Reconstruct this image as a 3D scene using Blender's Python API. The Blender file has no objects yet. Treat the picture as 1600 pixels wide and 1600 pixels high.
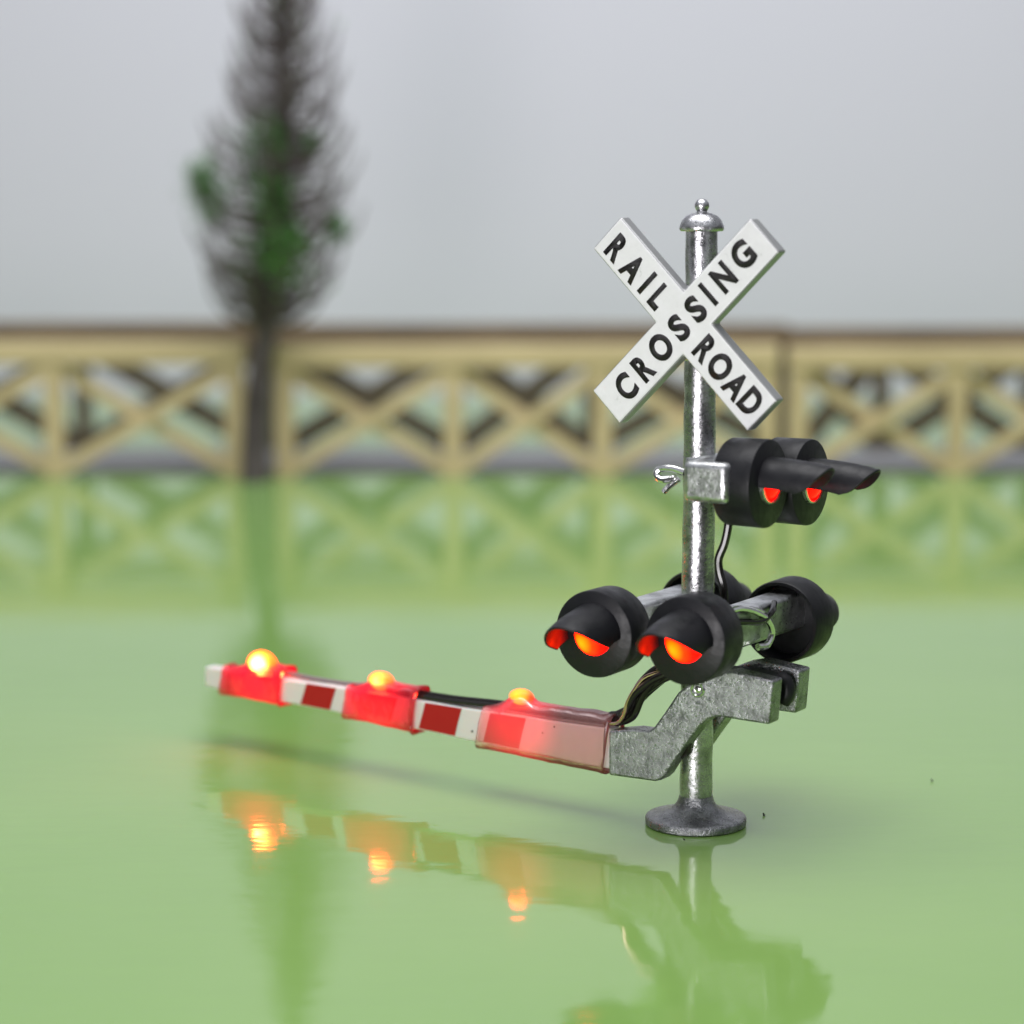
import bpy, bmesh, math, random
from mathutils import Vector, Matrix, noise
random.seed(7)
PI = math.pi; R = math.radians
S = bpy.context.scene
C = S.collection

# ------------------------------------------------------------------ camera
# one unit is 10 cm: a hobby sized signal standing on a glossy table top
cam = bpy.data.objects.new('camera', bpy.data.cameras.new('camera')); C.objects.link(cam)
cam.location = (-0.2433, -3.22, 0.8550)
cam.rotation_euler = (R(90 - 7.739), 0, 0)
cam.data.sensor_width = 36; cam.data.lens = 87.75
cam.data.clip_start = 0.05; cam.data.clip_end = 100
cam.data.dof.use_dof = True
cam.data.dof.focus_distance = 3.27
cam.data.dof.aperture_fstop = 1.6
S.camera = cam

# ------------------------------------------------------------------ world, lamps, exposure
w = bpy.data.worlds.new('World'); S.world = w; w.use_nodes = True
nt = w.node_tree; nt.nodes.clear()
wo = nt.nodes.new('ShaderNodeOutputWorld'); bg = nt.nodes.new('ShaderNodeBackground')
tc = nt.nodes.new('ShaderNodeTexCoord'); sep = nt.nodes.new('ShaderNodeSeparateXYZ')
rmp = nt.nodes.new('ShaderNodeValToRGB'); mr = nt.nodes.new('ShaderNodeMapRange')
mr.inputs['From Min'].default_value = -1; mr.inputs['From Max'].default_value = 1
el = rmp.color_ramp.elements
el[0].position = 0.0; el[0].color = (0.09, 0.09, 0.09, 1)
el[1].position = 1.0; el[1].color = (0.62, 0.65, 0.70, 1)
e = el.new(0.47); e.color = (0.05, 0.05, 0.05, 1)
e = el.new(0.56); e.color = (0.12, 0.122, 0.125, 1)
nt.links.new(tc.outputs['Generated'], sep.inputs[0]); nt.links.new(sep.outputs['Z'], mr.inputs['Value'])
nt.links.new(mr.outputs[0], rmp.inputs[0]); nt.links.new(rmp.outputs[0], bg.inputs[0])
bg.inputs[1].default_value = 1.0
nt.links.new(bg.outputs[0], wo.inputs[0])

def area(name, loc, target, sx, sy, power, col):
    l = bpy.data.lights.new(name, 'AREA'); l.shape = 'RECTANGLE'; l.size = sx; l.size_y = sy
    l.energy = power; l.color = col
    o = bpy.data.objects.new(name, l); C.objects.link(o); o.location = loc
    d = Vector(target) - Vector(loc); o.rotation_euler = d.to_track_quat('-Z', 'Y').to_euler()
    return o
area('low_front_light', (-2.2, -4.9, 0.0), (0, 0, 0.5), 1.45, 2.6, 190, (1.0, 0.965, 0.985))  # added lamp, set low in front to give the pole its highlight
area('ceiling_light', (-0.2, 0.1, 5.2), (0.1, 0.4, 0), 4.8, 4.2, 245, (1.0, 0.99, 0.99))
bl = area('backdrop_light', (0.0, 1.6, 5.6), (0, 6.4, 1.0), 7.0, 1.0, 124, (0.80, 0.87, 1.0))
bl.data.spread = R(110)

S.view_settings.view_transform = 'Standard'; S.view_settings.look = 'None'
S.view_settings.exposure = 0; S.view_settings.gamma = 1; S.view_settings.use_curve_mapping = False
S.render.engine = 'CYCLES'
S.cycles.use_denoising = True
S.cycles.denoiser = 'OPENIMAGEDENOISE'
S.cycles.max_bounces = 10; S.cycles.transparent_max_bounces = 12
S.cycles.sample_clamp_indirect = 6
S.cycles.caustics_refractive = False
S.cycles.blur_glossy = 0.5

# ------------------------------------------------------------------ materials
def mat(name, col, rough=0.5, metal=0.0, **kw):
    m = bpy.data.materials.new(name); m.use_nodes = True
    b = m.node_tree.nodes['Principled BSDF']
    b.inputs['Base Color'].default_value = (*col, 1)
    b.inputs['Roughness'].default_value = rough; b.inputs['Metallic'].default_value = metal
    for k, v in kw.items(): b.inputs[k.replace('_', ' ')].default_value = v
    return m
def nodes(m): return m.node_tree.nodes, m.node_tree.links, m.node_tree.nodes['Principled BSDF']
def coords(m, scale=(1, 1, 1)):
    n, l, b = nodes(m)
    t = n.new('ShaderNodeTexCoord'); mp = n.new('ShaderNodeMapping'); mp.inputs['Scale'].default_value = scale
    l.new(t.outputs['Object'], mp.inputs[0]); return mp.outputs[0]
def noise_tex(m, vec, scale, detail=3, rough=0.55):
    n, l, b = nodes(m)
    x = n.new('ShaderNodeTexNoise'); x.inputs['Scale'].default_value = scale
    x.inputs['Detail'].default_value = detail; x.inputs['Roughness'].default_value = rough
    l.new(vec, x.inputs['Vector']); return x.outputs['Fac']
def ramp(m, fac, stops):
    n, l, b = nodes(m)
    r = n.new('ShaderNodeValToRGB'); es = r.color_ramp.elements
    es[0].position, es[0].color = stops[0][0], (*stops[0][1], 1)
    es[1].position, es[1].color = stops[-1][0], (*stops[-1][1], 1)
    for p, c in stops[1:-1]:
        q = es.new(p); q.color = (*c, 1)
    l.new(fac, r.inputs[0]); return r.outputs[0]
def bump(m, h, strength, dist, prev=None):
    n, l, b = nodes(m)
    u = n.new('ShaderNodeBump'); u.inputs['Strength'].default_value = strength; u.inputs['Distance'].default_value = dist
    l.new(h, u.inputs['Height'])
    if prev is not None: l.new(prev, u.inputs['Normal'])
    l.new(u.outputs[0], b.inputs['Normal']); return u.outputs[0]

def grey(v): return (v, v, v)
def cast_metal(name, base, rough, grain, strength):
    m = mat(name, base, rough, 1.0); n, l, b = nodes(m)
    v = coords(m)
    a = noise_tex(m, v, grain, 4, 0.65); c = noise_tex(m, v, grain * 0.22, 3)
    l.new(ramp(m, c, [(0.3, tuple(x * 0.55 for x in base)), (0.52, base), (0.75, tuple(min(1, x * 1.35) for x in base))]), b.inputs['Base Color'])
    l.new(ramp(m, a, [(0.3, grey(rough * 0.75)), (0.7, grey(min(1, rough * 1.35)))]), b.inputs['Roughness'])
    p = bump(m, a, strength, 0.003)
    bump(m, c, strength * 0.3, 0.008, p)
    return m
M = {}
M['pole'] = cast_metal('silver_pole_metal', (0.50, 0.50, 0.52), 0.27, 200, 0.30)
M['cast'] = cast_metal('grey_cast_metal', (0.33, 0.335, 0.35), 0.28, 320, 0.55)
M['box'] = cast_metal('silver_bracket_metal', (0.60, 0.61, 0.62), 0.32, 190, 0.28)
M['solder'] = cast_metal('solder', (0.70, 0.70, 0.70), 0.16, 40, 0.4)
M['black'] = mat('black_plastic', (0.007, 0.007, 0.0095), 0.42, Specular_IOR_Level=0.36); 
nf = noise_tex(M['black'], coords(M['black']), 60, 4); bump(M['black'], nf, 0.18, 0.004)
nn, ll, bb = nodes(M['black']); ll.new(ramp(M['black'], nf, [(0.3, grey(0.34)), (0.7, grey(0.58))]), bb.inputs['Roughness'])
M['wire'] = mat('black_enamelled_wire', (0.013, 0.011, 0.010), 0.16)
M['greywire'] = mat('grey_wire', (0.22, 0.20, 0.20), 0.35)
M['copper'] = mat('bare_copper_wire', (0.80, 0.52, 0.44), 0.2, 1.0)
M['sign'] = mat('white_sign_paint', (0.80, 0.81, 0.82), 0.42)
v_ = coords(M['sign']); a_ = noise_tex(M['sign'], v_, 55, 5, 0.6); bump(M['sign'], a_, 0.16, 0.004)
c_ = noise_tex(M['sign'], v_, 38, 6, 0.75)
nn, ll, bb = nodes(M['sign'])
ll.new(ramp(M['sign'], c_, [(0.27, (0.50, 0.52, 0.50)), (0.37, (0.80, 0.80, 0.81)), (0.7, (0.87, 0.87, 0.885))]), bb.inputs['Base Color'])
M['edge'] = mat('dull_sign_edge', (0.34, 0.345, 0.35), 0.45, 0.4)
M['ink'] = mat('black_sign_ink', (0.010, 0.008, 0.009), 0.6)
M['white'] = mat('white_arm_plastic', (0.80, 0.76, 0.74), 0.38, Subsurface_Weight=0.25, Subsurface_Scale=0.02)
M['red'] = mat('red_arm_paint', (0.46, 0.006, 0.012), 0.34)

def table_mat():
    m = mat('glossy_green_table', (0.235, 0.405, 0.125), 0.045, 0.0); n, l, b = nodes(m)
    b.inputs['IOR'].default_value = 1.50
    v = coords(m, (1, 1, 1)); big = noise_tex(m, v, 1.3, 3)
    l.new(ramp(m, big, [(0.3, (0.222, 0.402, 0.100)), (0.7, (0.250, 0.432, 0.115))]), b.inputs['Base Color'])
    l.new(ramp(m, noise_tex(m, v, 9, 5, 0.7), [(0.35, grey(0.04)), (0.75, grey(0.095))]), b.inputs['Roughness'])
    v2 = coords(m, (1.0, 2.6, 1)); f = noise_tex(m, v2, 7, 3, 0.5)
    p = bump(m, f, 0.5, 0.0012)
    bump(m, noise_tex(m, v, 42, 3), 0.2, 0.0004, p)
    return m
M['table'] = table_mat()
M['wall'] = mat('pale_grey_backdrop', (0.635, 0.600, 0.650), 0.9)
def wood(name, lo, hi):
    m = mat(name, hi, 0.55); n, l, b = nodes(m)
    l.new(ramp(m, noise_tex(m, coords(m, (1, 1, 6)), 4, 4), [(0.3, lo), (0.7, hi)]), b.inputs['Base Color']); return m
M['cream'] = wood('cream_lattice_plastic', (0.47, 0.36, 0.19), (0.60, 0.465, 0.26))
M['olive'] = wood('dark_brown_lattice_plastic', (0.062, 0.050, 0.024), (0.105, 0.080, 0.038))
M['rail'] = wood('brown_rail_plastic', (0.13, 0.088, 0.045), (0.20, 0.135, 0.070))
M['deck'] = mat('grey_road_strip', (0.24, 0.235, 0.24), 0.7)
M['trunk'] = mat('grey_brown_trunk', (0.075, 0.058, 0.058), 0.7)
l_ = ramp(M['trunk'], noise_tex(M['trunk'], coords(M['trunk'], (3, 3, 1)), 6, 4), [(0.35, (0.035, 0.024, 0.024)), (0.7, (0.115, 0.090, 0.092))])
nn, ll, bb = nodes(M['trunk']); ll.new(l_, bb.inputs['Base Color'])
M['twig'] = mat('grey_twig', (0.098, 0.074, 0.074), 0.75)
M['leaf'] = mat('green_flock', (0.035, 0.105, 0.022), 0.75)
l_ = ramp(M['leaf'], noise_tex(M['leaf'], coords(M['leaf']), 9, 3), [(0.35, (0.04, 0.12, 0.022)), (0.7, (0.085, 0.29, 0.035))])
nn, ll, bb = nodes(M['leaf']); ll.new(l_, bb.inputs['Base Color'])
M['lint'] = mat('dark_lint', (0.02, 0.02, 0.018), 0.9)

def glow(name, stops, strength, die, radius, clear=0.0):
    """a lit LED: brightest at its die, fading over the dome (object space)"""
    m = bpy.data.materials.new(name); m.use_nodes = True
    n = m.node_tree.nodes; l = m.node_tree.links; b = n['Principled BSDF']
    t = n.new('ShaderNodeTexCoord'); d = n.new('ShaderNodeVectorMath'); d.operation = 'DISTANCE'
    d.inputs[1].default_value = die; l.new(t.outputs['Object'], d.inputs[0])
    k = n.new('ShaderNodeMath'); k.operation = 'DIVIDE'; k.inputs[1].default_value = radius
    l.new(d.outputs['Value'], k.inputs[0])
    rr = ramp(m, k.outputs[0], stops)
    l.new(rr, b.inputs['Emission Color']); b.inputs['Emission Strength'].default_value = strength
    b.inputs['Base Color'].default_value = (0.18, 0.002, 0.002, 1); b.inputs['Roughness'].default_value = 0.3; b.inputs['Specular IOR Level'].default_value = 0.25
    if clear:                                   # clear epoxy: lets the die's light out
        tr = n.new('ShaderNodeBsdfTransparent'); mx = n.new('ShaderNodeMixShader'); mx.inputs[0].default_value = clear
        l.new(b.outputs[0], mx.inputs[1]); l.new(tr.outputs[0], mx.inputs[2]); l.new(mx.outputs[0], n['Material Output'].inputs[0])
    return m
M['led_a'] = glow('led_dome_bright', [(0.0, (1, .30, .07)), (0.36, (1, .20, .03)), (0.52, (.42, .035, .001)), (0.66, (.16, .014, .0005)), (0.82, (.09, .003, .0003)), (1.0, (.06, .0004, .0004))], 62, (0.002, -0.012, 0.002), 0.036, 0.5)
M['led_b'] = glow('led_dome_mid', [(0.0, (1, .15, .035)), (0.24, (1, .085, .008)), (0.46, (.42, .03, .001)), (0.58, (.14, .016, .0005)), (0.78, (.10, .002, .0003)), (1.0, (.06, .0004, .0004))], 28, (0.0, -0.010, 0.001), 0.036, 0.5)
M['led_c'] = glow('led_dome_soft', [(0.0, (1, .17, .002)), (0.36, (.7, .10, .001)), (0.52, (.3, .022, .001)), (0.75, (.2, .003, .001)), (1.0, (.10, .001, .001))], 10, (0.0, -0.010, 0.005), 0.036, 0.5)
M['lens_lit'] = glow('lit_lens', [(0.0, (1, .030, .0)), (0.22, (.9, .017, .0)), (0.46, (.6, .003, .0)), (0.74, (.42, .0002, .0)), (1, (.36, .0, .0))], 26, (-0.010, -0.004, -0.010), 0.034)
M['lens_red'] = glow('red_lens', [(0.0, (1, .012, .0005)), (0.20, (.8, .001, .0001)), (1, (.6, .0, .0))], 9, (0.004, -0.004, -0.008), 0.032)

def sleeve_mat(name, tint, body, led_x, glow_strength, reach, floor_=0.12):
    m = bpy.data.materials.new(name); m.use_nodes = True
    n = m.node_tree.nodes; l = m.node_tree.links; n.clear()
    o = n.new('ShaderNodeOutputMaterial')
    tr = n.new('ShaderNodeBsdfTransparent'); tr.inputs[0].default_value = (*tint, 1)
    tl = n.new('ShaderNodeBsdfTranslucent'); tl.inputs[0].default_value = (*body, 1)
    di = n.new('ShaderNodeBsdfDiffuse'); di.inputs[0].default_value = (*body, 1)
    gl = n.new('ShaderNodeBsdfGlossy'); gl.inputs['Roughness'].default_value = 0.22
    fr = n.new('ShaderNodeFresnel'); fr.inputs['IOR'].default_value = 1.45
    t = n.new('ShaderNodeTexCoord'); nz = n.new('ShaderNodeTexNoise'); nz.inputs['Scale'].default_value = 30
    bu = n.new('ShaderNodeBump'); bu.inputs['Strength'].default_value = 0.3; bu.inputs['Distance'].default_value = 0.004
    l.new(t.outputs['Object'], nz.inputs['Vector']); l.new(nz.outputs['Fac'], bu.inputs['Height'])
    for s in (gl, fr, di): l.new(bu.outputs[0], s.inputs['Normal'])
    m1 = n.new('ShaderNodeMixShader'); m1.inputs[0].default_value = 0.5
    l.new(di.outputs[0], m1.inputs[1]); l.new(tl.outputs[0], m1.inputs[2])
    m2 = n.new('ShaderNodeMixShader'); m2.inputs[0].default_value = 0.12
    l.new(tr.outputs[0], m2.inputs[1]); l.new(m1.outputs[0], m2.inputs[2])
    m3 = n.new('ShaderNodeMixShader')
    l.new(fr.outputs[0], m3.inputs[0]); l.new(m2.outputs[0], m3.inputs[1]); l.new(gl.outputs[0], m3.inputs[2])
    # LED light scattered in the tube, painted as red emission that fades with distance
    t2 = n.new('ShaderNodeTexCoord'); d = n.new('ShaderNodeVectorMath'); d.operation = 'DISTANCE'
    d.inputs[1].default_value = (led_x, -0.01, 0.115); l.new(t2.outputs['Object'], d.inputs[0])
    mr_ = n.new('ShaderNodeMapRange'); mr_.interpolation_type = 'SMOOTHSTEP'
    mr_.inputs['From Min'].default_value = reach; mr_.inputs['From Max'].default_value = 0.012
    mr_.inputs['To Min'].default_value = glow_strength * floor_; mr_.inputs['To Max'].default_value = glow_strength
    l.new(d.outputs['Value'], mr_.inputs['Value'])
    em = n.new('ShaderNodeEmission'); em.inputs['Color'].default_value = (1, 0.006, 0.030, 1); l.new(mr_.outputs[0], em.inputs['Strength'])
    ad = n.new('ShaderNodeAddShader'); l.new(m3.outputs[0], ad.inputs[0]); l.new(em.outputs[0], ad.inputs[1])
    l.new(ad.outputs[0], o.inputs[0]); return m
M['sleeve_a'] = sleeve_mat('led_glow_sleeve_bright', (1, 0.54, 0.59), (0.85, 0.06, 0.10), -.642, 0.46, 0.085)  # clear tube; the LED's red light is put into its tint and body
M['sleeve_b'] = sleeve_mat('led_glow_sleeve', (1, 0.62, 0.66), (0.85, 0.08, 0.12), -.407, 0.38, 0.085)  # clear tube again, with a weaker LED red painted into its colours
M['sleeve_c'] = sleeve_mat('clear_shrink_sleeve', (1, 0.92, 0.91), (0.86, 0.52, 0.50), -.1526, 0.28, 0.088, 0.05)  # faint pink of the LED's light put into the clear tube's colours

# ------------------------------------------------------------------ mesh helpers
def obj(name, bm, m, parent=None, smooth=True, loc=(0, 0, 0), rot=(0, 0, 0), bevel=0, sub=0, angle=35):
    me = bpy.data.meshes.new(name)
    bmesh.ops.recalc_face_normals(bm, faces=bm.faces)
    bm.to_mesh(me); bm.free()
    if smooth:
        for p in me.polygons: p.use_smooth = True
        try: me.set_sharp_from_angle(angle=R(angle))
        except Exception: pass
    me.materials.append(m)
    o = bpy.data.objects.new(name, me); C.objects.link(o)
    o.parent = parent; o.location = loc; o.rotation_euler = rot
    if bevel:
        b = o.modifiers.new('bevel', 'BEVEL'); b.width = bevel; b.segments = 3; b.limit_method = 'ANGLE'; b.angle_limit = R(40)
    if sub:
        s = o.modifiers.new('sub', 'SUBSURF'); s.levels = s.render_levels = sub
    return o
def thing(name, label, cat, loc=(0, 0, 0), rz=0, group=None):
    o = bpy.data.objects.new(name, None); C.objects.link(o); o.location = loc; o.rotation_euler = (0, 0, rz)
    o.empty_display_size = 0.05
    o['label'] = label; o['category'] = cat
    if group: o['group'] = group
    return o
def tag(o, label, cat, group=None):
    o['label'] = label; o['category'] = cat
    if group: o['group'] = group
    return o
def box(bm, x0, x1, y0, y1, z0, z1):
    vs = [bm.verts.new((x, y, z)) for x in (x0, x1) for y in (y0, y1) for z in (z0, z1)]
    for f in ((0, 1, 3, 2), (4, 6, 7, 5), (0, 4, 5, 1), (2, 3, 7, 6), (0, 2, 6, 4), (1, 5, 7, 3)):
        bm.faces.new([vs[i] for i in f])
    return bm
def bar(bm, a, b, wz, y0, y1):
    """flat slat in the XZ plane from a to b, width wz, depth y0..y1"""
    a = Vector((a[0], 0, a[1])); b = Vector((b[0], 0, b[1])); d = (b - a).normalized(); n = Vector((-d.z, 0, d.x)) * wz / 2
    prism(bm, [((a + n).x, (a + n).z), ((b + n).x, (b + n).z), ((b - n).x, (b - n).z), ((a - n).x, (a - n).z)], y0, y1)
    return bm
def prism(bm, pts, y0, y1):
    f = [bm.verts.new((x, y0, z)) for x, z in pts]; g = [bm.verts.new((x, y1, z)) for x, z in pts]
    bm.faces.new(f); bm.faces.new(list(reversed(g))); k = len(pts)
    for i in range(k): bm.faces.new((f[i], g[i], g[(i + 1) % k], f[(i + 1) % k]))
    return bm
def lathe(bm, prof, seg=48, axis='z', c=(0, 0, 0)):
    """prof: (radius, height) pairs; radius 0 closes the end"""
    def P(r, h, a):
        if axis == 'z': v = (r * math.cos(a), r * math.sin(a), h)
        elif axis == 'y': v = (r * math.cos(a), h, r * math.sin(a))
        else: v = (h, r * math.cos(a), r * math.sin(a))
        return Vector(v) + Vector(c)
    rings = []
    for r, h in prof:
        rings.append([bm.verts.new(P(0, h, 0))] if r == 0 else [bm.verts.new(P(r, h, 2 * PI * i / seg)) for i in range(seg)])
    for A, B in zip(rings, rings[1:]):
        for i in range(seg):
            j = (i + 1) % seg
            if len(A) == 1: bm.faces.new((A[0], B[i], B[j]))
            elif len(B) == 1: bm.faces.new((A[i], B[0], A[j]))
            else: bm.faces.new((A[i], B[i], B[j], A[j]))
    return bm
def spline(pts, n=8):
    P = [Vector(p) for p in pts]; P = [2 * P[0] - P[1]] + P + [2 * P[-1] - P[-2]]; out = []
    for i in range(1, len(P) - 2):
        for k in range(n):
            t = k / n; a, b, c, d = P[i - 1:i + 3]
            out.append(0.5 * ((2 * b) + (c - a) * t + (2 * a - 5 * b + 4 * c - d) * t * t + (3 * b - 3 * c + d - a) * t ** 3))
    out.append(P[-2]); return out
def tube(bm, pts, r, seg=10, r1=None, smoothn=8):
    pts = spline(pts, smoothn) if smoothn else [Vector(p) for p in pts]
    prev = None; nrm = Vector((0.3, 0.5, 0.8)); N = len(pts)
    for i, p in enumerate(pts):
        t = (pts[min(i + 1, N - 1)] - pts[max(i - 1, 0)]).normalized()
        nrm = (nrm - t * nrm.dot(t))
        if nrm.length < 1e-4: nrm = t.orthogonal()
        nrm.normalize(); bn = t.cross(nrm)
        rad = r if r1 is None else r + (r1 - r) * i / (N - 1)
        ring = [bm.verts.new(p + rad * (math.cos(2 * PI * k / seg) * nrm + math.sin(2 * PI * k / seg) * bn)) for k in range(seg)]
        if prev:
            for k in range(seg): bm.faces.new((prev[k], prev[(k + 1) % seg], ring[(k + 1) % seg], ring[k]))
        else: bm.faces.new(list(reversed(ring)))
        prev = ring
    bm.faces.new(prev); return bm
NB = bmesh.new

# ------------------------------------------------------------------ the setting
bm = box(NB(), -6, 6, -0.82, 6.4, -0.12, 0)
t = obj('tabletop', bm, M['table'], smooth=False); t['kind'] = 'structure'
bm = box(NB(), -8, 8, 6.4, 6.5, -0.6, 7.5)
t = obj('backdrop_wall', bm, M['wall'], smooth=False); t['kind'] = 'structure'
bm = box(NB(), -3.2, 3.2, 3.88, 4.40, 0.001, 0.012)
t = obj('road_strip', bm, M['deck'], smooth=False); t['kind'] = 'structure'

# ------------------------------------------------------------------ lattice fences
def fence(posts, m, label, loc, rz, h=0.383, group=None):
    bw = 0.040 if m is M['cream'] else 0.066
    """posts: x of each post centre, relative to the root; crosses fill the bays between"""
    root = thing('lattice_fence', label, 'fence', loc, rz, group)
    x0, x1 = posts[0] - 0.026, posts[-1] + 0.026
    obj('top_rail', box(NB(), x0 - 0.004, x1 + 0.004, -0.028, 0.028, h - 0.066, h), M['rail'] if m is M['olive'] else m, root, False, bevel=0.006)
    for x in posts: obj('post', box(NB(), x - 0.026, x + 0.026, -0.022, 0.022, 0, h - 0.066), m, root, False, bevel=0.004)
    for a, b in zip(posts, posts[1:]):
        a += 0.012; b -= 0.012; top, bot = h - 0.078, 0.022
        obj('brace', bar(NB(), (a, bot), (b, top), bw, -0.019, -0.001), m, root, False)
        obj('brace', bar(NB(), (a, top), (b, bot), bw, 0.001, 0.018), m, root, False)
    return root
GF = 'front row of cream lattice fence sections'; GB = 'rear row of dark brown lattice fence sections'
YF, YB = 3.80, 4.44
fence([-1.53, -1.02, -0.51, 0.0], M['cream'], 'cream lattice fence section to the left of the tree trunk', (-1.024, YF, 0), R(0.5), 0.388, GF)
fence([0.0, 0.475, 0.897, 1.362], M['cream'], 'long middle cream lattice fence section, right of the tree and behind the crossing signal', (-0.8845, YF, 0), R(0.3), 0.378, GF)
fence([0.0, 0.452, 0.905, 1.36, 1.81, 2.26], M['cream'], 'cream lattice fence section right of the signal, beyond the dark gap', (0.566, YF + 0.02, 0), R(1.5), 0.370, GF)
fence([-1.65, -1.10, -0.55, 0.0], M['olive'], 'dark brown lattice fence section behind the cream one left of the tree', (-1.012, YB, 0), R(0.4), 0.402, GB)
fence([0.0, 0.535, 0.957, 1.530], M['olive'], 'long dark brown lattice fence section behind the middle cream one', (-0.955, YB, 0), R(0.3), 0.396, GB)
fence([0.0, 0.26, 0.72, 1.18, 1.64, 2.10], M['olive'], 'dark brown lattice fence section behind the right cream one', (0.632, YB, 0), R(1.2), 0.385, GB)

# ------------------------------------------------------------------ tree
def tree():
    root = thing('model_tree', 'tall sparse conical tree with upswept grey twigs and green tufts, standing by the fence', 'tree', (-0.962, 3.70, 0), 0)
    H = 1.62
    tr = [(0, 0, 0), (0.010, 0, 0.25), (0.050, 0.0, 0.5), (0.086, 0, 0.9), (0.092, 0, 1.25), (0.094, 0, H)]
    obj('trunk', tube(NB(), tr, 0.041, 16, 0.010), M['trunk'], root)
    ax = spline(tr, 12)
    def axis(z):
        for a, b in zip(ax, ax[1:]):
            if a.z <= z <= b.z: return a.lerp(b, (z - a.z) / max(1e-6, b.z - a.z))
        return ax[-1]
    def rad(z):
        pr = [(0.44, 0.02), (0.52, 0.10), (0.60, 0.20), (0.70, 0.255), (0.85, 0.242), (1.0, 0.212), (1.2, 0.160), (1.45, 0.075), (1.65, 0.02)]
        for (a, ra), (b, rb) in zip(pr, pr[1:]):
            if a <= z <= b: return ra + (rb - ra) * (z - a) / (b - a)
        return 0.02
    rng = random.Random(3)
    bm = NB(); lf = NB()
    clumps = [(-0.15, -0.05, 0.80, 0.065), (0.06, -0.13, 0.65, 0.075), (0.02, -0.06, 0.80, 0.06), (0.0, -0.07, 0.95, 0.05), (0.20, 0.02, 0.70, 0.035), (0.12, -0.02, 0.93, 0.035), (-0.165, -0.07, 0.84, 0.045)]
    def leaf(p, s):
        a = rng.uniform(0, 2 * PI); u = Vector((math.cos(a), math.sin(a), rng.uniform(-.6, 1.2))).normalized(); v = u.orthogonal().normalized(); v.rotate(Matrix.Rotation(rng.uniform(0, 6.28), 3, u))
        q = [p - v * s * .45, p + u * s * 1.1, p + v * s * .45, p - u * s * .3]
        lf.faces.new([lf.verts.new(x) for x in q])
    ga = 0
    for i in range(250):
        z0 = 0.42 + (H - 0.46) * (i / 250) ** 1.05
        ga += 2.39996 + rng.uniform(-.3, .3)
        base = axis(z0); rise = rng.uniform(0.11, 0.20) * (1 - 0.35 * z0 / H)
        L = rad(min(1.64, z0 + rise * 0.9)) * rng.uniform(0.72, 1.06)
        d = Vector((math.cos(ga), math.sin(ga), 0))
        pts = [base, base + d * L * .50 + Vector((0, 0, rise * .10)), base + d * L * .86 + Vector((0, 0, rise * .45)), base + d * L + Vector((0, 0, rise))]
        tube(bm, pts, 0.0095 * (1.2 - z0 / H * .5), 4, 0.0022, 4)
        sp = spline(pts, 7)
        for k in range(4, len(sp) - 1):
            for s in range(1):
                p = sp[k]; side = d.cross(Vector((0, 0, 1))) * rng.uniform(-1, 1)
                dd = (d * rng.uniform(.0, .7) + side * .8 + Vector((0, 0, rng.uniform(.6, 1.5)))).normalized()
                ln = rng.uniform(.015, .042)
                w_ = dd.orthogonal().normalized() * 0.0019
                q = p + dd * ln
                bm.faces.new([bm.verts.new(x) for x in (p - w_, p + w_, q)])
                c = 0.055
                for cx, cy, cz, cr in clumps:
                    if (q - Vector((cx, cy, cz)) - axis(cz) * 0.6 * Vector((1, 1, 0)).x * 0).length < cr * 1.5: c = 0.85
                if rng.random() < c: leaf(q, rng.uniform(.006, .013))
    for cx, cy, cz, cr in clumps:
        for k in range(int(420 * cr / 0.07)):
            v = Vector((rng.gauss(0, 1), rng.gauss(0, 1), rng.gauss(0, 1.2))) * cr * .5
            leaf(Vector((cx, cy, cz)) + Vector((axis(cz).x * .5, 0, 0)) + v, rng.uniform(.006, .015))
    obj('crown', bm, M['twig'], root, False)
    obj('foliage', lf, M['leaf'], root, False)
tree()

# ------------------------------------------------------------------ crossing signal
sig = thing('crossing_signal', 'silver miniature railroad crossing signal with crossbuck, black hooded red lamps and lowered lit gate arm', 'crossing signal', (0, 0, 0), R(-32))
# base and post
obj('base', lathe(NB(), [(0, 0), (.0635, 0), (.0665, .002), (.0670, .0095), (.0655, .0120), (.0620, .0128), (.0540, .0142), (.0440, .0168), (.0350, .0205), (.0285, .0255), (.0242, .0320), (.0220, .0400), (0, .0400)], 72), M['cast'], sig, angle=50)
bm = NB(); rng = random.Random(5)
prof = [(0, .036)] + [(.0215 + 0.0004 * math.sin(k * 1.7) - 0.001 * (k / 40), .036 + (.782 - .036) * k / 40) for k in range(41)] + [(0, .7825)]
lathe(bm, prof, 48)
for v in bm.verts:
    q = noise.noise(v.co * 26) * 0.0006
    v.co.x *= 1 + q / .02; v.co.y *= 1 + q / .02
obj('pole', bm, M['pole'], sig)
obj('cap', lathe(NB(), [(0, .781), (.0270, .781), (.0288, .7835), (.0284, .7875), (.0255, .7945), (.0200, .8005), (.0130, .8035), (.0075, .8045), (.0065, .8065), (.0080, .8085), (.0095, .8125), (.0090, .8165), (.0060, .8205), (.0025, .8220), (0, .8222)], 48), M['pole'], sig, angle=60)

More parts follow.
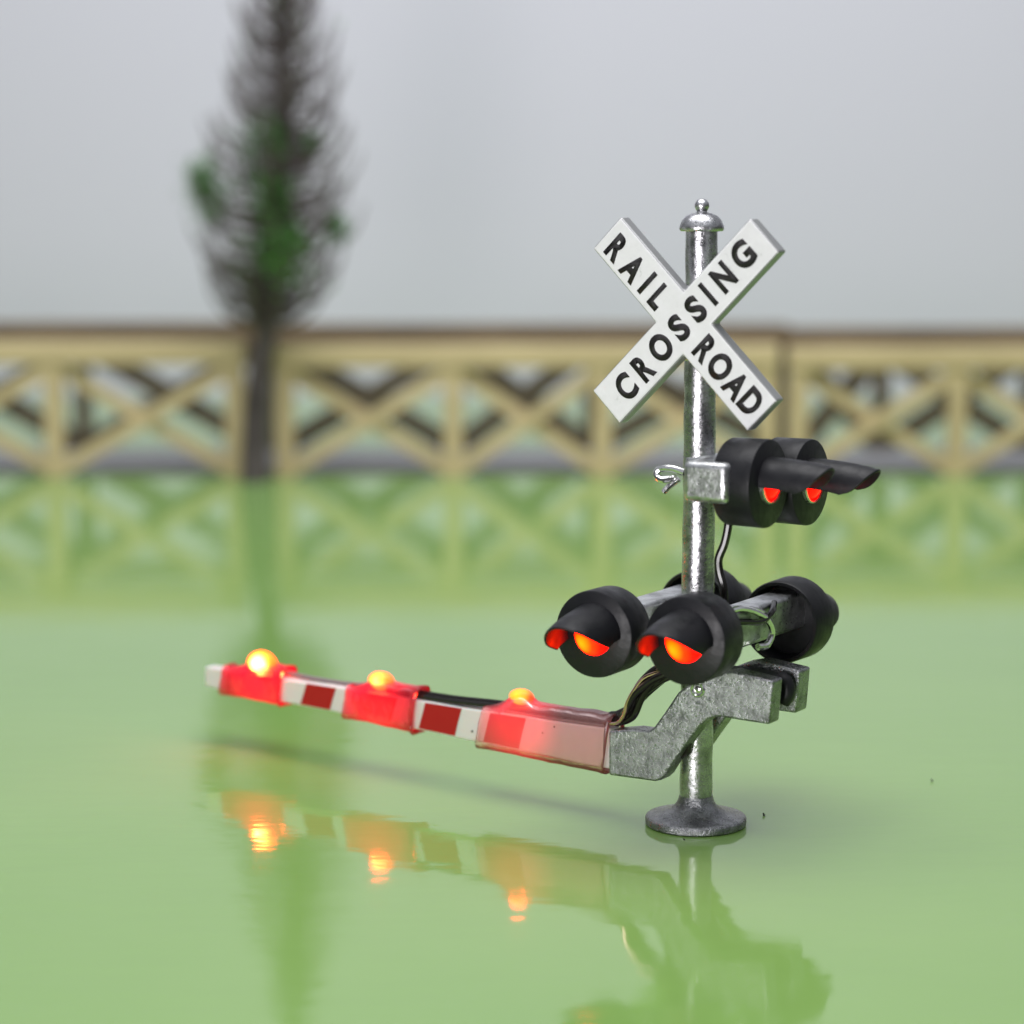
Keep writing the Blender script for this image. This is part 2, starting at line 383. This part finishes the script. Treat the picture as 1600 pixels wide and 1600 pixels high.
# crossbuck
hl, hw, cz = 0.160, 0.0292, 0.6655
pts = []
for k in range(4):
    a = PI / 4 + k * PI / 2; u = Vector((math.cos(a), math.sin(a))); n_ = Vector((-u.y, u.x))
    for p in (n_ * -hw + u * hl, n_ * hw + u * hl, (u + n_) * hw): pts.append((p.x, p.y + cz))
sign = obj('crossbuck_sign', prism(NB(), pts, -0.0480, -0.0260), M['sign'], sig, True, bevel=0.0032)
sign.data.materials.append(M['edge'])
for p in sign.data.polygons:
    if abs(p.normal.y) < 0.5: p.material_index = 1
obj('sign_mount', box(NB(), -0.018, 0.018, -0.0265, 0.006, 0.615, 0.712), M['pole'], sig, True, bevel=0.006)
dg = bpy.context.evaluated_depsgraph_get()
def lettering(chars, u, v):
    """one word: every letter at its own place along the blade (u along, v up)"""
    bm = NB()
    for ch, at, up_, wd in chars:
        cu = bpy.data.curves.new('t', 'FONT'); cu.body = ch; cu.size = 1; cu.offset = 0.046; cu.extrude = 0.0; cu.resolution_u = 8
        to = bpy.data.objects.new('t', cu); C.objects.link(to)
        bpy.context.view_layer.update()
        me = bpy.data.meshes.new_from_object(to.evaluated_get(bpy.context.evaluated_depsgraph_get()))
        xs = [q.co.x for q in me.vertices]; ys = [q.co.y for q in me.vertices]
        cx, cy = (min(xs) + max(xs)) / 2, (min(ys) + max(ys)) / 2
        hs = 0.0362 / (max(ys) - min(ys)); ws = wd * 1.17 / (max(xs) - min(xs))
        for q in me.vertices:
            x = (q.co.x - cx) * ws + at; y = (q.co.y - cy) * hs + up_
            q.co = Vector((u.x * x + v.x * y, -0.04835, cz + u.y * x + v.y * y))
        bm.from_mesh(me)
        C.objects.unlink(to); bpy.data.objects.remove(to); bpy.data.meshes.remove(me); bpy.data.curves.remove(cu)
    g = bmesh.ops.extrude_face_region(bm, geom=bm.faces[:])
    for q in g['geom']:
        if isinstance(q, bmesh.types.BMVert): q.co.y += 0.0006
    return obj('lettering', bm, M['ink'], sign, False)
q = 2 ** -.5
UA, VA = Vector((q, -q)), Vector((q, q))
lettering([('R', -.1345, -.003, .0195), ('A', -.1005, -.004, .024), ('I', -.0725, -.002, .0058), ('L', -.0475, -.002, .0150)], UA, VA)
lettering([('R', .0455, 0, .0195), ('O', .0755, 0, .0265), ('A', .1075, 0, .024), ('D', .1365, .001, .0220)], UA, VA)
lettering([('C', -.1185, -.0015, .0225), ('R', -.0825, -.001, .0195), ('O', -.0455, 0, .0270), ('S', -.0085, 0, .0185), ('S', .0255, 0.0005, .0185), ('I', .0515, .0015, .0058), ('N', .0820, .002, .0225), ('G', .1210, .003, .0250)], VA, -UA)

# lamps: face towards -Y of the lamp, open cup behind
def lamp(loc, rz, lensmat, visor_len, droop, lift=0.0, ro=0.0405, wrap=(2, 16), side=(0.34, 0.62), vz=None):
    body = obj('signal_lamp', lathe(NB(), [(0, .0010), (.0540, .0010), (.0556, .0022), (.0562, .0050), (.0556, .0520), (.0540, .0545), (.0500, .0540), (.0485, .0500), (.0470, .0220), (0, .0215)], 56, 'y'), M['black'], sig, loc=loc, rot=(0, 0, rz), angle=40)
    obj('lens', lathe(NB(), [(0, -.0120), (.009, -.0112), (.017, -.0085), (.0235, -.0040), (.0270, .0000), (.0270, .0012), (0, .0013)], 40, 'y'), lensmat, body, loc=(0, 0, lift)).scale = (0.90, 1, 0.90) if lift else (1, 1, 1)
    if lift:
        obj('bezel', lathe(NB(), [(.0245, .0012), (.0245, -.0030), (.0262, -.0052), (.0280, -.0030), (.0280, .0012)], 40, 'y'), M['box'], body, loc=(0, 0, lift))
    vz = lift if vz is None else vz
    bm = NB(); NA, NL = 28, 10; ri = ro - 0.0034
    def pt(r, a, s):
        sd = side[0] + (side[1] - side[0]) * (0.5 - 0.5 * math.cos(a)); sn = math.sin(a)
        L = visor_len * (sd + (1 - sd) * sn ** 0.8 if sn > 0 else sd * (1 + 1.4 * sn)) * s
        tuck = 1 - 0.05 * s ** 3
        return Vector((r * math.cos(a) * tuck, -L + 0.0015, r * math.sin(a) * tuck + vz - droop * L - 0.004 * s ** 3))
    A = [R(-wrap[0]) + R(180 + wrap[0] + wrap[1]) * i / NA for i in range(NA + 1)]
    go = [[bm.verts.new(pt(ro, a, s / NL)) for s in range(NL + 1)] for a in A]
    gi = [[bm.verts.new(pt(ri, a, s / NL)) for s in range(NL + 1)] for a in A]
    for i in range(NA):
        for s in range(NL):
            bm.faces.new((go[i][s], go[i][s + 1], go[i + 1][s + 1], go[i + 1][s]))
            bm.faces.new((gi[i][s], gi[i + 1][s], gi[i + 1][s + 1], gi[i][s + 1]))
        bm.faces.new((go[i][NL], gi[i][NL], gi[i + 1][NL], go[i + 1][NL]))
        bm.faces.new((go[i][0], go[i + 1][0], gi[i + 1][0], gi[i][0]))
    for s in range(NL):
        bm.faces.new((go[0][s], gi[0][s], gi[0][s + 1], go[0][s + 1]))
        bm.faces.new((go[NA][s], go[NA][s + 1], gi[NA][s + 1], gi[NA][s]))
    obj('visor', bm, M['black'], body, bevel=0.0012)
    return body
lamp((-0.066, -0.160, .2740), 0, M['lens_lit'], 0.080, 0.16)
lamp((0.066, -0.161, .2785), 0, M['lens_lit'], 0.078, 0.16)
lamp((-0.066, 0.168, .2630), PI, M['lens_red'], 0.076, 0.16)
lamp((0.066, 0.162, .2610), PI, M['lens_red'], 0.076, 0.16)
lamp((0.130, -0.058, 0.4690), PI / 2, M['lens_red'], 0.086, 0.030, 0.003, 0.0315, (8, 8), (0.70, 0.70), 0.0025)
lamp((0.134, 0.057, 0.4590), PI / 2, M['lens_red'], 0.094, 0.040, 0.001, 0.0315, (8, 8), (0.70, 0.70), 0.0005)

# brackets
bm = box(NB(), 0.0385, 0.101, -0.1195, 0.090, 0.447, 0.4985); box(bm, -0.012, 0.040, -0.022, 0.022, 0.445, 0.494)
obj('upper_bracket', bm, M['box'], sig, bevel=0.008)
bm = NB()
box(bm, -0.087, -0.045, -0.128, 0.150, 0.252, 0.300); box(bm, 0.045, 0.087, -0.128, 0.150, 0.252, 0.300)
box(bm, -0.046, 0.046, -0.020, 0.020, 0.258, 0.296)
obj('lower_bracket', bm, M['box'], sig, bevel=0.005)

# gate casting: two cranked plates, one each side of the post
prof = [(-.1062, .1225), (-.0674, .1297), (-.0463, .1297), (-.0387, .1349), (-.0218, .1582), (-.0031, .1858), (.0155, .2006), (.0525, .2172), (.0754, .2228), (.1336, .2160), (.1290, .1589), (.0809, .1600), (.0597, .1609), (.0480, .1588), (.0393, .1543), (.0273, .1430), (.0070, .1148), (-.0116, .0880), (-.0210, .0728), (-.0280, .0660), (-.0362, .0632), (-.1058, .0627)]
cst = obj('gate_casting', prism(NB(), prof, -0.0480, -0.0190), M['cast'], sig, bevel=0.0030)
prof_r = [(-.050, .108)] + prof[3:-3] + [(-.030, .068)]
obj('rivet', lathe(NB(), [(0, -.0496), (.0030, -.0490), (.0060, -.0474), (.0066, -.0484), (.0078, -.0500), (.0094, -.0500), (.0108, -.0484), (.0112, -.0470), (0, -.0468)], 28, 'y', (.0260, 0, .1930)), M['solder'], cst)
for x, z, r_ in ((.0102, .1851, .0034), (.0271, .1755, .0030), (.0419, .1820, .0030), (.0430, .2020, .0034)):
    obj('rivet', lathe(NB(), [(0, -.0502), (r_ * .6, -.0495), (r_, -.0474), (0, -.0472)], 16, 'y', (x, 0, z)), M['cast'], cst)
obj('gate_casting', prism(NB(), prof_r, 0.0300, 0.0640), M['cast'], sig, bevel=0.0035)
bm = box(NB(), 0.028, 0.118, -0.0188, 0.0298, 0.196, 0.214)
obj('rubber_pad', bm, M['black'], sig, bevel=0.004)
obj('rubber_pad', tube(NB(), [(0.110, 0.012, 0.206), (0.120, 0.014, 0.203), (0.124, 0.014, 0.190), (0.118, 0.012, 0.176)], 0.0105, 12), M['black'], sig)
obj('pivot_pin', lathe(NB(), [(0, -.0188), (.013, -.0188), (.013, .0298), (0, .0298)], 24, 'y', (.026, 0, .185)), M['cast'], sig)
obj('wire', tube(NB(), [(-0.004, -0.030, 0.128), (0.004, -0.030, 0.118), (0.002, -0.030, 0.104), (-0.012, -0.028, 0.096), (-0.018, -0.020, 0.090)], 0.0042), M['wire'], sig)

# gate arm: tapered white bar with slanted red stripes, swung a little back from the casting
arm = bpy.data.objects.new('gate_arm', None); C.objects.link(arm); arm.parent = sig
arm.location = (-.117, -.020, 0); arm.rotation_euler = (0, 0, R(-6)); arm.empty_display_size = 0.03
def lerp_tab(x, tab):
    for (a, va), (b, vb) in zip(tab, tab[1:]):
        if x <= b: return va + (vb - va) * (x - a) / (b - a)
    return tab[-1][1]
def ztop(x): return lerp_tab(x, [(-.76, .1140), (-.52, .1155), (-.27, .1172), (.03, .1215)])
def zbot(x): return lerp_tab(x, [(-.76, .0800), (-.52, .0785), (-.285, .0725), (.03, .0655)])
YA0, YA1 = -0.011, 0.011
bp = [(-.754, zbot(-.754) + .003), (-.752, ztop(-.752) - .001)] + [(-.752 + .0505 * k, ztop(-.752 + .0505 * k) - 0.0008 * math.sin(k * 2)) for k in range(1, 16)]
bp += [(-.752 + .0505 * k, zbot(-.752 + .0505 * k) + 0.0006 * math.sin(k * 3)) for k in range(15, 0, -1)]
obj('bar', prism(NB(), bp, YA0, YA1), M['white'], arm, bevel=0.003)
sl = 0.0125
for xa, xb in ((-.6885, -.6120), (-.5550, -.4970), (-.4490, -.3800), (-.3280, -.2620), (-.2110, -.1490)):
    tz = lambda x, t_: zbot(x) + (ztop(x) - zbot(x)) * t_
    bm = prism(NB(), [(xa, tz(xa, .06)), (xa + sl * .5, tz(xa, .5)), (xa + sl, tz(xa + sl, .95)), (xb + sl, tz(xb + sl, .95)), (xb + sl * .45, tz(xb, .5)), (xb, tz(xb, .06))], YA0 - 0.0008, YA0 + 0.0006)
    obj('red_stripe', bm, M['red'], arm, False)
for x, f, r_ in ((-.2310, .30, .0016), (-.0880, .84, .0013), (-.1080, .62, .0010)):
    z = zbot(x) + (ztop(x) - zbot(x)) * f
    obj('speck', lathe(NB(), [(0, YA0 - .0009), (r_, YA0 - .0006), (r_ * 1.2, YA0 + .0004), (0, YA0 + .0004)], 9, 'y', (x, 0, z)), M['lint'], arm)
# LEDs under clear shrink sleeve
def sleeve(x0, x1, led, bulge, wid, seedv, m):
    bm = NB(); NX, NS = 40, 28; prev = None
    for i in range(NX + 1):
        x = x0 + (x1 - x0) * i / NX
        zb, zt = zbot(x) - 0.0050, ztop(x) + 0.004 + bulge * math.exp(-((x - led) / wid) ** 2)
        if x > led: zt = max(zt, ztop(x) + 0.0165)
        zc, hz = (zb + zt) / 2, (zt - zb) / 2
        hy = 0.0175; ring = []
        flare = 1 + 0.05 * max(0, 1 - min(i, NX - i) / 3)
        loop = []; rc = 0.0075
        for cy_, cz_, a0 in ((1, 1, 0), (-1, 1, 90), (-1, -1, 180), (1, -1, 270)):
            for q_ in range(6):
                a = R(a0 + 18 * q_); loop.append((cy_ * (hy - rc) + rc * math.cos(a), cz_ * (hz - rc) + rc * math.sin(a)))
        full = []
        for n_i, ((ya, za), (yb, zb_)) in enumerate(zip(loop, loop[1:] + loop[:1])):
            ns = 4 if n_i % 6 == 5 else 1
            full += [(ya + (yb - ya) * q_ / ns, za + (zb_ - za) * q_ / ns) for q_ in range(ns)]
        NS = len(full)
        for y, dz in full:
            t_ = max(0, dz / hz); y *= flare * (1 - 0.33 * t_ ** 3); z = zc + dz * flare
            nz = noise.noise(Vector((x, y, z)) * 45 + Vector((seedv, 0, 0))) * 0.0013
            ring.append(bm.verts.new((x + (0.006 * dz / hz if i in (0, NX) else 0), y, z + nz)))
        if prev:
            for k in range(NS): bm.faces.new((prev[k], ring[k], ring[(k + 1) % NS], prev[(k + 1) % NS]))
        prev = ring
    o = obj('sleeve', bm, m, arm)
    s = o.modifiers.new('solid', 'SOLIDIFY'); s.thickness = 0.0022; s.offset = 1
    return o
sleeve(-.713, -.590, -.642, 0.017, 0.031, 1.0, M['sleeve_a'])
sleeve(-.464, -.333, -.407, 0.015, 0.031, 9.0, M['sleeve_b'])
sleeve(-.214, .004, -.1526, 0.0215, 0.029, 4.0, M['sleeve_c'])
def led(x, z, rx, ry, rz_, m, power, r):
    bm = NB(); bmesh.ops.create_uvsphere(bm, u_segments=32, v_segments=18, radius=1.0)
    for v in bm.verts: v.co = Vector((v.co.x * rx, v.co.y * ry, v.co.z * rz_))
    o = obj('lamp', bm, m, arm, loc=(x, 0, z))
    # the die inside the clear dome throws red light along the bar and over the table
    l = bpy.data.lights.new('led_die', 'POINT'); l.energy = power; l.color = (1.0, 0.028, 0.006); l.shadow_soft_size = r
    p = bpy.data.objects.new('led_die', l); C.objects.link(p); p.parent = o; p.location = (0, -ry + r * 0.55, 0.0)
    return o
led(-.642, .1265, .0285, .0150, .0220, M['led_a'], 1.7, .0085)
led(-.407, .1325, .0220, .0135, .0135, M['led_b'], 0.55, .0120)
led(-.1526, .1425, .0190, .0130, .0110, M['led_c'], 0.28, .0115)
# wires along the arm and up to the post
for dy, dz in ((-.006, -.001), (0.002, 0.002), (0.009, 0.000)):
    obj('wire', tube(NB(), [(-.39, dy, .1230 + dz), (-.33, dy, .1225 + dz), (-.27, dy, .1230 + dz), (-.18, dy, .1270 + dz), (-.09, dy, .1275 + dz), (.015, dy, .1300 + dz)], .0040), M['wire'], arm)
obj('wire', tube(NB(), [(-.63, .006, .122), (-.56, .004, .1190), (-.48, .004, .1190), (-.42, .003, .124)], .0036), M['greywire'], arm)
for i, (oy, oz, tw) in enumerate(((-.010, .002, 0), (-.003, -.010, 1), (.007, -.005, 2), (.004, .007, 3), (-.013, -.012, 4), (-.006, .010, 5), (-.018, -.004, 5.6))):
    f = lambda a, s=1: Vector((0.005 * math.sin(a * 1.25 + tw * 1.3) * s, oy * .8 + 0.004 * math.cos(a + tw) * s, oz * .8))
    P = [Vector((-.118, -.020, .1350)) + f(0) * .45, Vector((-.104, -.021, .1370)) + f(1) * .7, Vector((-.085, -.022, .1510)) + f(2.2), Vector((-.068, -.022, .1760)) + f(3.2), Vector((-.048, -.020, .1980)) + f(4.2), Vector((-.028, -.014, .215)) + f(5), Vector((-.022, -.008, .250)) + f(6, .5)]
    obj('wire', tube(NB(), P, .0046), M['wire'], sig)
obj('wire', tube(NB(), [(-.120, -.034, .1280), (-.098, -.038, .1330), (-.087, -.040, .1460), (-.082, -.041, .1620), (-.072, -.041, .1800), (-.058, -.038, .1980), (-.036, -.030, .2080)], .0026), M['copper'], sig)
# wire from the upper lamps down to the lower bracket
obj('wire', tube(NB(), [(.052, -.012, .440), (.051, -.016, .405), (.047, -.018, .382), (.040, -.020, .362), (.041, -.020, .345), (.047, -.020, .325), (.050, -.020, .296)], .0055), M['wire'], sig)
# solder and tinned wire ends
obj('solder_wire', tube(NB(), [(-.014, -.016, .470), (-.030, -.020, .474), (-.046, -.022, .473), (-.050, -.024, .465), (-.040, -.026, .460), (-.022, -.024, .463)], .0050), M['solder'], sig)
obj('solder_wire', tube(NB(), [(-.018, -.022, .462), (-.030, -.026, .452), (-.037, -.028, .444)], .0042), M['solder'], sig)
obj('solder_wire', tube(NB(), [(.078, -.075, .303), (.088, -.050, .305), (.095, -.020, .296), (.099, .006, .282), (.099, .018, .264), (.097, .008, .250), (.094, -.012, .250)], .0046), M['solder'], sig)
obj('solder_wire', tube(NB(), [(.080, -.045, .300), (.090, -.015, .300), (.094, .012, .286), (.093, .030, .270)], .0038), M['solder'], sig)
obj('wire', tube(NB(), [(.088, -.06, .290), (.098, -.012, .284), (.098, .018, .292), (.086, .050, .298)], .0042), M['wire'], sig)

# ------------------------------------------------------------------ lint on the table
def lint(loc, s, label, seedv):
    rn = random.Random(seedv); bm = NB()
    p = Vector((0, 0, s * .35)); pts = [p]
    for k in range(3):
        p = p + Vector((rn.uniform(-1, 1), rn.uniform(-.5, .5), rn.uniform(0, .9))) * s * .7; pts.append(p)
    tube(bm, pts, s * .34, 6, s * .2, 4)
    o = obj('lint_speck', bm, M['lint'], None, loc=loc); tag(o, label, 'speck', 'dark specks of lint on the table')
lint((0.052, -0.012 + .05, 0), .004, 'tiny black speck lying just right of the round base', 1)
lint((0.0935, 0.042, 0), .0035, 'lone dark speck on the green table, a little further right of the base', 2)
lint((-0.020, -0.082, 0), .003, 'dark speck in front of the round base', 3)
lint((0.353, 0.235, 0), .003, 'faint speck far right on the green table', 4)
